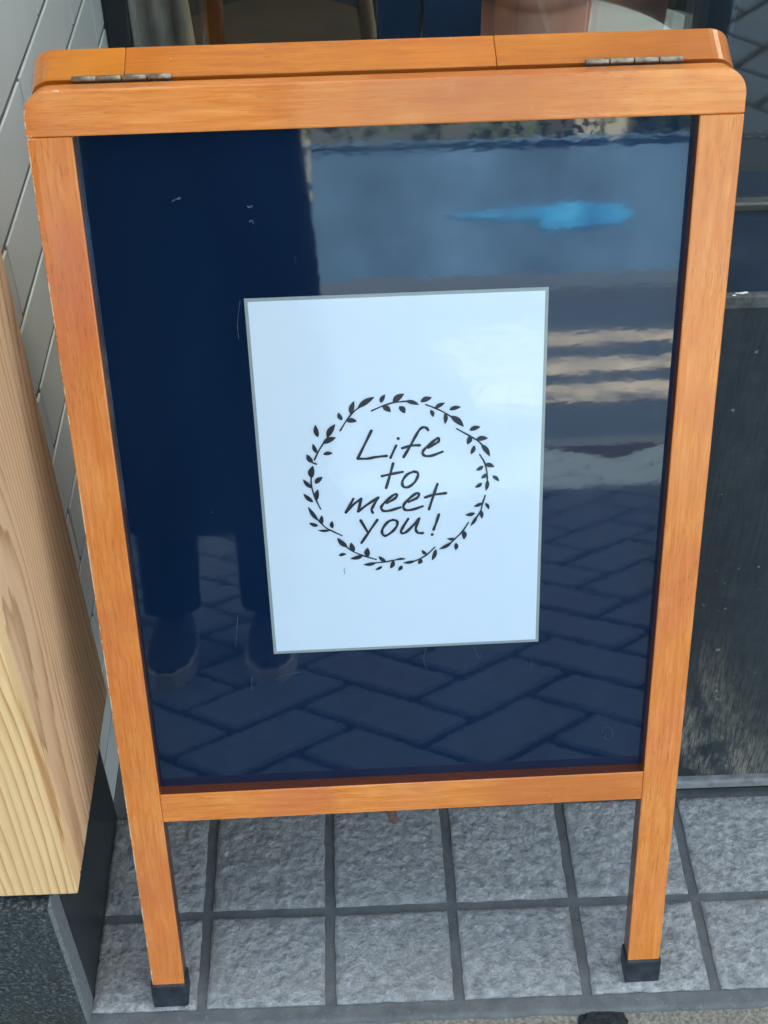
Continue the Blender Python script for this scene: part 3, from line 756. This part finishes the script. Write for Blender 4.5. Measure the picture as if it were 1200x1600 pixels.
ZO = {1: (460, 600), 2: (620, 600), 3: (460, 740), 4: (620, 740)}; ZS = 170 / 1200
def zp(z, x, y):
    if z == 0: return px_local(430 + x / 3, 580 + y / 3, YINK)
    return px_local(ZO[z][0] + x * ZS, ZO[z][1] + y * ZS, YINK)
PXM = .000634 * 1.0     # metres per photo pixel on the notice
lay = [0]
def nexty(): lay[0] += 1; return YINK - (lay[0] % 40) * 6e-6
def stroke(b, z, pts, smooth=True, hw=None):
    hw = hw or 14.2 * ZS * PXM; y = nexty()
    p = [zp(z, *t) for t in pts]; p = smooth_path(p, 7) if smooth else [tuple(v) for v in p]
    n = len(p); ribbon(b, p, hw, y, [1 + .14 * math.sin(i * .55 + lay[0]) for i in range(n)])
    disc(b, p[0], hw, y - 3e-6); disc(b, p[-1], hw * .92, y - 3e-6)
def dot(b, z, c, r=17): disc(b, zp(z, *c), r * ZS * PXM, nexty())
words = [
 [(1, [(850,515),(775,668),(700,820)]), (1, [(697,823),(800,824),(900,806),(1020,793)]), (1, [(1122,680),(1060,815)]), ('d', 1, (1145,602)),
  (2, [(345,508),(325,485),(290,478),(252,503),(210,570),(150,680),(75,808)]), (2, [(60,708),(160,680),(255,676)]),
  (2, [(345,702),(440,650),(462,630),(464,602),(443,602),(400,635),(330,695),(292,738),(288,772),(318,794),(390,790),(505,747)])],
 [(0, [(553,432),(537,490),(520,548)]), (0, [(500,492),(540,483),(598,472)]), (0, [(650,470),(618,485),(597,515),(600,540),(622,544),(650,525),(667,497),(668,477),(650,470)])],
 [(3, [(650,280),(567,430)]), (3, [(567,430),(650,342),(737,277)]), (3, [(737,277),(703,418)]), (3, [(703,418),(800,345),(925,264)]), (3, [(925,264),(880,340),(853,398),(865,432)]),
  (3, [(1020,325),(1100,280),(1130,248),(1120,228),(1080,245),(1000,315),(962,360),(962,393),(992,413),(1060,406),(1170,372)]),
  (4, [(130,312),(220,270),(243,238),(235,216),(200,226),(120,292),(78,345),(76,383),(110,404),(190,393),(285,360)]),
  (4, [(448,115),(400,255),(355,395)]), (4, [(312,263),(400,235),(545,215)])],
 [(3, [(730,515),(805,640)]), (3, [(915,510),(815,655),(740,765)]), (3, [(1085,510),(1030,535),(978,600),(966,648),(985,680),(1022,680),(1090,630),(1133,570),(1130,524),(1085,510)]),
  (4, [(125,500),(62,600),(46,640),(66,658),(110,640),(190,560),(248,495)]), (4, [(248,495),(215,580),(212,625),(240,655),(290,655)]), (4, [(465,450),(435,540),(405,620)]), ('d', 4, (390,672))]]
for wd in words:
    b = bmesh.new()
    for s_ in wd:
        if s_[0] == 'd': dot(b, s_[1], s_[2])
        else: stroke(b, s_[0], s_[1])
    npart('lettering', b, M_ink)
def leaf(b, z, base, tip, w):
    a = Vector(zp(z, *base)); t = Vector(zp(z, *tip)); d = t - a; nn = Vector((-d.y, d.x)).normalized(); hw = w * ZS * PXM * .56; y = nexty()
    k = 12; up, dn = [], []
    for i in range(k + 1):
        s_ = i / k; pr = (math.sin(math.pi * s_ ** .85)) ** .8 if 0 < s_ < 1 else 0.06
        p = a + d * s_; bend = nn * hw * .25 * math.sin(math.pi * s_)
        up.append(b.verts.new((p.x + nn.x * hw * pr + bend.x, y, p.y + nn.y * hw * pr + bend.y))); dn.append(b.verts.new((p.x - nn.x * hw * pr + bend.x, y, p.y - nn.y * hw * pr + bend.y)))
    for i in range(k): b.faces.new([up[i], up[i+1], dn[i+1], dn[i]])
SP = [
 ([(1, [(505,515),(580,395),(650,310),(720,255),(790,208)])], [(1,(700,262),(882,143),54),(1,(620,335),(657,188),48),(1,(570,405),(690,410),48),(1,(525,398),(482,315),42)]),
 ([(1, [(220,838),(270,735),(330,640),(385,560)])], [(1,(360,588),(450,443),56),(1,(315,655),(458,590),56),(1,(248,762),(203,658),38),(1,(260,585),(230,450),46),(1,(318,775),(422,763),38),(1,(200,868),(137,776),48)]),
 ([(1, [(165,845),(200,868),(245,883)])], []),
 ([(1, [(850,297),(980,240),(1100,205),(1240,190)]), (2, [(90,190),(150,198)])], [(2,(100,188),(244,228),42),(1,(1085,203),(1210,108),60),(1,(972,245),(1062,308),54),(1,(950,208),(1000,116),42),(2,(28,247),(90,322),54)]),
 ([(2, [(320,228),(420,265),(520,312),(640,385)])], [(2,(262,195),(387,150),50),(2,(595,352),(738,470),58),(2,(420,268),(532,208),40),(2,(535,318),(532,442),40),(2,(373,286),(402,364),38),(2,(580,283),(705,254),42)]),
 ([(2, [(660,493),(800,570),(900,632),(970,705)])], [(2,(935,665),(1027,797),48),(2,(875,612),(1005,597),50),(2,(810,572),(778,667),50),(2,(803,510),(922,471),46),(2,(857,678),(816,776),40)]),
 ([(2, [(915,780),(965,860),(990,950),(998,1050)]), (4, [(998,50),(1000,130)])], [(4,(1000,70),(983,190),38),(2,(972,886),(1075,914),46),(2,(952,904),(875,953),38),(4,(992,0),(930,52),36),(4,(940,103),(863,153),38),(4,(1056,23),(1129,85),36)]),
 ([(4, [(975,240),(945,330),(920,420),(845,530)])], [(4,(885,470),(812,578),32),(4,(943,322),(850,363),34),(4,(922,400),(938,497),38),(4,(978,323),(1017,394),32),(4,(862,435),(758,456),40)]),
 ([(4, [(790,540),(720,640),(640,720),(560,795)])], [(4,(605,760),(468,834),38),(4,(735,628),(740,725),48),(4,(645,718),(553,718),30),(4,(652,763),(650,844),40)]),
 ([(4, [(420,810),(330,895),(240,945),(150,982)])], [(4,(200,965),(70,985),34),(4,(328,893),(276,843),34),(4,(268,938),(240,999),46),(4,(432,836),(388,957),42)]),
 ([(3, [(870,988),(1000,975),(1100,955),(1200,942)]), (4, [(0,945),(85,940)])], [(3,(900,985),(763,1006),38),(4,(0,948),(92,940),26),(3,(1008,972),(930,911),40),(3,(1095,960),(1060,1047),44),(3,(970,1023),(892,1061),30),(3,(1187,1013),(1145,1072),38)]),
 ([(3, [(900,947),(760,905),(650,860),(560,798)])], [(3,(582,810),(473,710),52),(3,(662,855),(622,760),48),(3,(810,918),(808,818),56),(3,(760,903),(618,940),44),(3,(490,906),(574,885),34)]),
 ([(3, [(522,683),(420,635),(340,590),(240,490)])], [(3,(262,518),(150,366),40),(3,(305,558),(303,460),40),(3,(390,628),(260,627),28),(3,(262,576),(163,544),38),(3,(420,602),(415,523),40)]),
 ([(3, [(288,390),(240,290),(205,200),(185,110),(188,0)])], [(3,(187,50),(203,-85),60),(3,(190,160),(95,63),40),(3,(242,300),(260,173),48),(3,(228,110),(310,38),50),(3,(207,314),(101,222),42)]),
]
for stems, leaves in SP:
    b = bmesh.new()
    for z, pts in stems: stroke(b, z, pts, hw=8.2 * ZS * PXM)
    for lf in leaves: leaf(b, *lf)
    npart('wreath_sprig', b, M_ink)
b = bmesh.new(); stroke(b, 3, [(555,1040),(548,1065),(557,1105)], hw=4 * ZS * PXM); npart('pen_tick', b, plain('grey_pen', (.2, .22, .25), .5))

# ------------------------------------------------------------------ the photographer, mirrored in the panel
per = empty('person', (-.20, -1.50, -.03), label='person in long charcoal coat and dark shoes holding up a phone', cat='person')
def P(x, y, z): return Vector((x + .20, y + 1.50, z + .03))
sk = bpy.data.meshes.new('body')
V = [P(-.20,-1.5,.90), P(-.20,-1.5,1.12), P(-.20,-1.5,1.30), P(-.20,-1.485,1.42), P(-.19,-1.46,1.52), P(-.185,-1.45,1.60),
     P(-.29,-1.49,.84), P(-.30,-1.47,.46), P(-.30,-1.49,.07), P(-.30,-1.485,.045),
     P(-.11,-1.49,.84), P(-.10,-1.47,.46), P(-.10,-1.49,.07), P(-.10,-1.485,.045),
     P(-.37,-1.5,1.35), P(-.30,-1.27,1.13), P(-.02,-1.08,1.37), P(.015,-1.03,1.41),
     P(-.03,-1.5,1.35), P(.10,-1.30,1.13), P(.125,-1.09,1.37), P(.105,-1.03,1.41)]
E_ = [(0,1),(1,2),(2,3),(3,4),(4,5),(0,6),(6,7),(7,8),(8,9),(0,10),(10,11),(11,12),(12,13),(2,14),(14,15),(15,16),(16,17),(2,18),(18,19),(19,20),(20,21)]
rad = [.13,.12,.12,.05,.085,.075,.08,.055,.035,.012,.08,.055,.035,.012,.055,.042,.028,.03,.055,.042,.028,.03]
# fingers: four round the phone edge and a thumb on each hand
for base, sx in ((17, -1), (21, 1)):
    for k in range(4):
        i = len(V); q0 = V[base] + Vector((sx * -.004, .012, .012 * k - .012)); q1 = q0 + Vector((-sx * -.008, .018, .012)); q2 = q1 + Vector((-sx * .010, .012, .004 - .002 * k))
        V += [q0, q1, q2]; E_ += [(base, i), (i, i+1), (i+1, i+2)]; rad += [.009, .0085, .007]
    i = len(V); q0 = V[base] + Vector((-sx * .012, -.006, .02)); q1 = q0 + Vector((-sx * .012, -.004, .024)); V += [q0, q1]; E_ += [(base, i), (i, i+1)]; rad += [.011, .009]
sk.from_pydata([tuple(v) for v in V], E_, [])
body = link('body', sk, M_skin, per)
body.modifiers.new('skin', 'SKIN'); body.modifiers.new('sub', 'SUBSURF').levels = 1
for sv, r_ in zip(sk.skin_vertices[0].data, rad): sv.radius = (r_, r_); 
sk.skin_vertices[0].data[0].use_root = True
# coat: elliptical rings from collar to hem, with sleeves
b = bmesh.new(); rings = []
prof = [(.255,.252,.150),(.34,.246,.148),(.55,.236,.145),(.80,.226,.142),(.98,.212,.132),(1.12,.208,.128),(1.26,.215,.130),(1.36,.200,.110),(1.405,.12,.085),(1.43,.075,.072)]
for z, a, d in prof:
    rings.append([b.verts.new(P(-.20 + a * math.cos(t) * (1 + .02 * math.sin(9 * t + z * 3) * (z < .9)), -1.5 + d * math.sin(t) * (1 + .03 * math.sin(7 * t) * (z < .9)), z)) for t in [2*math.pi*k/40 for k in range(40)]])
for i in range(len(rings)-1):
    for j in range(40): b.faces.new([rings[i][j], rings[i][(j+1) % 40], rings[i+1][(j+1) % 40], rings[i+1][j]])
for pts in ([V[14], V[14].lerp(V[15], .5), V[15], V[15].lerp(V[16], .5), V[16]], [V[18], V[18].lerp(V[19], .5), V[19], V[19].lerp(V[20], .5), V[20]]):
    tube_bm(pts, [.085, .068, .058, .05, .042], 16, b)
link('coat', tomesh(b, 'coat', True), M_coat, per)
for sx in (-.30, -.10):
    link('trouser_leg', tomesh(tube_bm([P(sx, -1.49, .80), P(sx, -1.47, .46), P(sx, -1.485, .075)], [.09, .072, .058], 18), 'leg', True), M_trouser, per)
    sh = bmesh.new(); rows = []
    for k in range(13):
        t = k / 12; yy = -1.565 + .275 * t; wd = .036 + .012 * math.sin(math.pi * min(1, t * 1.05)); wd *= (1 - max(0, t - .82) ** 1.5 * 7); hh = .085 - .055 * max(0, (t - .35)) ** .7 if t > .35 else .085
        if t > .35: hh = .085 - .060 * min(1, (t - .35) / .5)
        rows.append([sh.verts.new(P(sx + wd * math.cos(a), yy, -.005 + max(0, math.sin(a)) * hh)) for a in [math.pi * j / 10 for j in range(11)]])
    for k in range(12):
        for j in range(10): sh.faces.new([rows[k][j], rows[k][j+1], rows[k+1][j+1], rows[k+1][j]])
    sh.faces.new(rows[0]); sh.faces.new(rows[-1])
    so_ = link('shoe', tomesh(sh, 'shoe', True), M_shoe, per)
    sl_ = []
    for k in range(13):
        t = k / 12; yy = -1.568 + .286 * t; wd = (.041 + .012 * math.sin(math.pi * min(1, t * 1.05))) * (1 - max(0, t - .82) ** 1.5 * 7); sl_.append((wd, yy))
    out = [(sx + a, y) for a, y in sl_] + [(sx - a, y) for a, y in sl_[::-1]]
    b = bmesh.new(); lo = [b.verts.new(P(x, y, -.0295)) for x, y in out]; hi = [b.verts.new(P(x, y, .002)) for x, y in out]
    b.faces.new(lo[::-1]); b.faces.new(hi)
    for i in range(len(out)): b.faces.new([lo[i], lo[(i+1) % len(out)], hi[(i+1) % len(out)], hi[i]])
    link('sole', tomesh(b), M_sole, so_)
b = bmesh.new(); bmesh.ops.create_uvsphere(b, u_segments=24, v_segments=16, radius=1)
for v in b.verts: v.co = P(-.186, -1.475, 1.575) + Vector((v.co.x * .092, v.co.y * .088 + (.02 if v.co.z < -.2 else 0) * -1, v.co.z * .12 if v.co.z > 0 else v.co.z * .15))
link('hair', tomesh(b, 'hair', True), M_hair, per)
ph = box('phone', -.037, .037, -.077, .077, -.0095, -.0015, M_phone, bev=.0015)
ph.matrix_world = Matrix.Translation(CAM - FW * .012 - UP * .045 - RT * .012) @ Matrix((RT, UP, -FW)).transposed().to_4x4()
tag(ph, 'black phone held up in both hands by the person', 'phone')

# ------------------------------------------------------------------ across the street (mirrored in the panel and the paper)
bw = empty('boundary_wall', (0, -12.2, 0), label='long blue grey painted wall across the street', cat='wall')
for i in range(10): box('wall_panel', -20 + i * 4 + .01, -16 + i * 4 - .01, -.18, 0, -.1, 1.29, M_wallblue, bw, bev=.01)
box('coping', -20.1, 20.1, -.22, .04, 1.2905, 1.33, M_wallblue, bw, bev=.01)
bo = [(-1.25, .60), (-.6, .585), (-.30, .555), (-.34, .47), (.10, .46), (.50, .50), (.62, .60), (.45, .66), (.05, .70), (-.35, .675), (-.9, .64)]
bn = link('blue_banner', tomesh(prism_bm(bo, 0, .008, .001)), M_banner, loc=(2.55, -12.195, 0)); tag(bn, 'bright blue torn vinyl sheet hanging on the blue grey wall', 'banner')
def hedge(x0, x1, y0, y1, z0, z1, n, name, label):
    h = empty(name, ((x0+x1)/2, (y0+y1)/2, -.1), label=label, cat='hedge'); cx, cy = (x0+x1)/2, (y0+y1)/2
    b = bmesh.new()
    for _ in range(n):
        p = Vector((random.uniform(x0, x1) - cx, random.uniform(y0, y1) - cy, z0 + .1 + (z1 - z0) * random.random() * (.75 + .25 * noise.noise(Vector((random.uniform(x0, x1), 0, 0)))))) 
        a = Vector((random.gauss(0, 1), random.gauss(0, 1), random.gauss(0, 1))).normalized(); c = a.orthogonal().normalized(); s = random.uniform(.05, .11)
        b.faces.new([b.verts.new(p + a * s), b.verts.new(p + c * s * .5), b.verts.new(p - a * s), b.verts.new(p - c * s * .5)])
    link('crown', tomesh(b), M_leaf, h)
    for k in range(10):
        x = x0 - cx + (x1 - x0) * (k + .5) / 10
        link('trunk', tomesh(tube_bm([(x, 0, 0), (x + random.uniform(-.1, .1), 0, z1 * .8)], [.04, .015], 8)), M_stem, h)
hedge(-8, 9, -13.6, -12.6, .3, 2.3, 3200, 'hedge', 'leafy green hedge growing behind the blue grey wall')
for hx, hw, hh, mt, lb in ((-9, 9, 6.2, M_cream, 'cream rendered house behind the hedge'), (3.5, 11, 7.4, M_facade, 'grey rendered apartment house behind the hedge')):
    ho = empty('house', (hx + hw/2, -17, -.1), label=lb, cat='house')
    box('wall', -hw/2, hw/2, -3, 0, 0, hh, mt, ho)
    box('roof', -hw/2 - .3, hw/2 + .3, -3.3, .3, hh, hh + .35, M_roof, ho)
    for i in range(int(hw / 2.2)):
        for z in (1.0, 3.7):
            x = -hw/2 + .7 + i * 2.2; wn = box('window', x, x + 1.2, .001, .04, z, z + 1.4, M_rail, ho)
            box('pane', x + .06, x + 1.14, .041, .05, z + .06, z + 1.34, M_navy, wn)
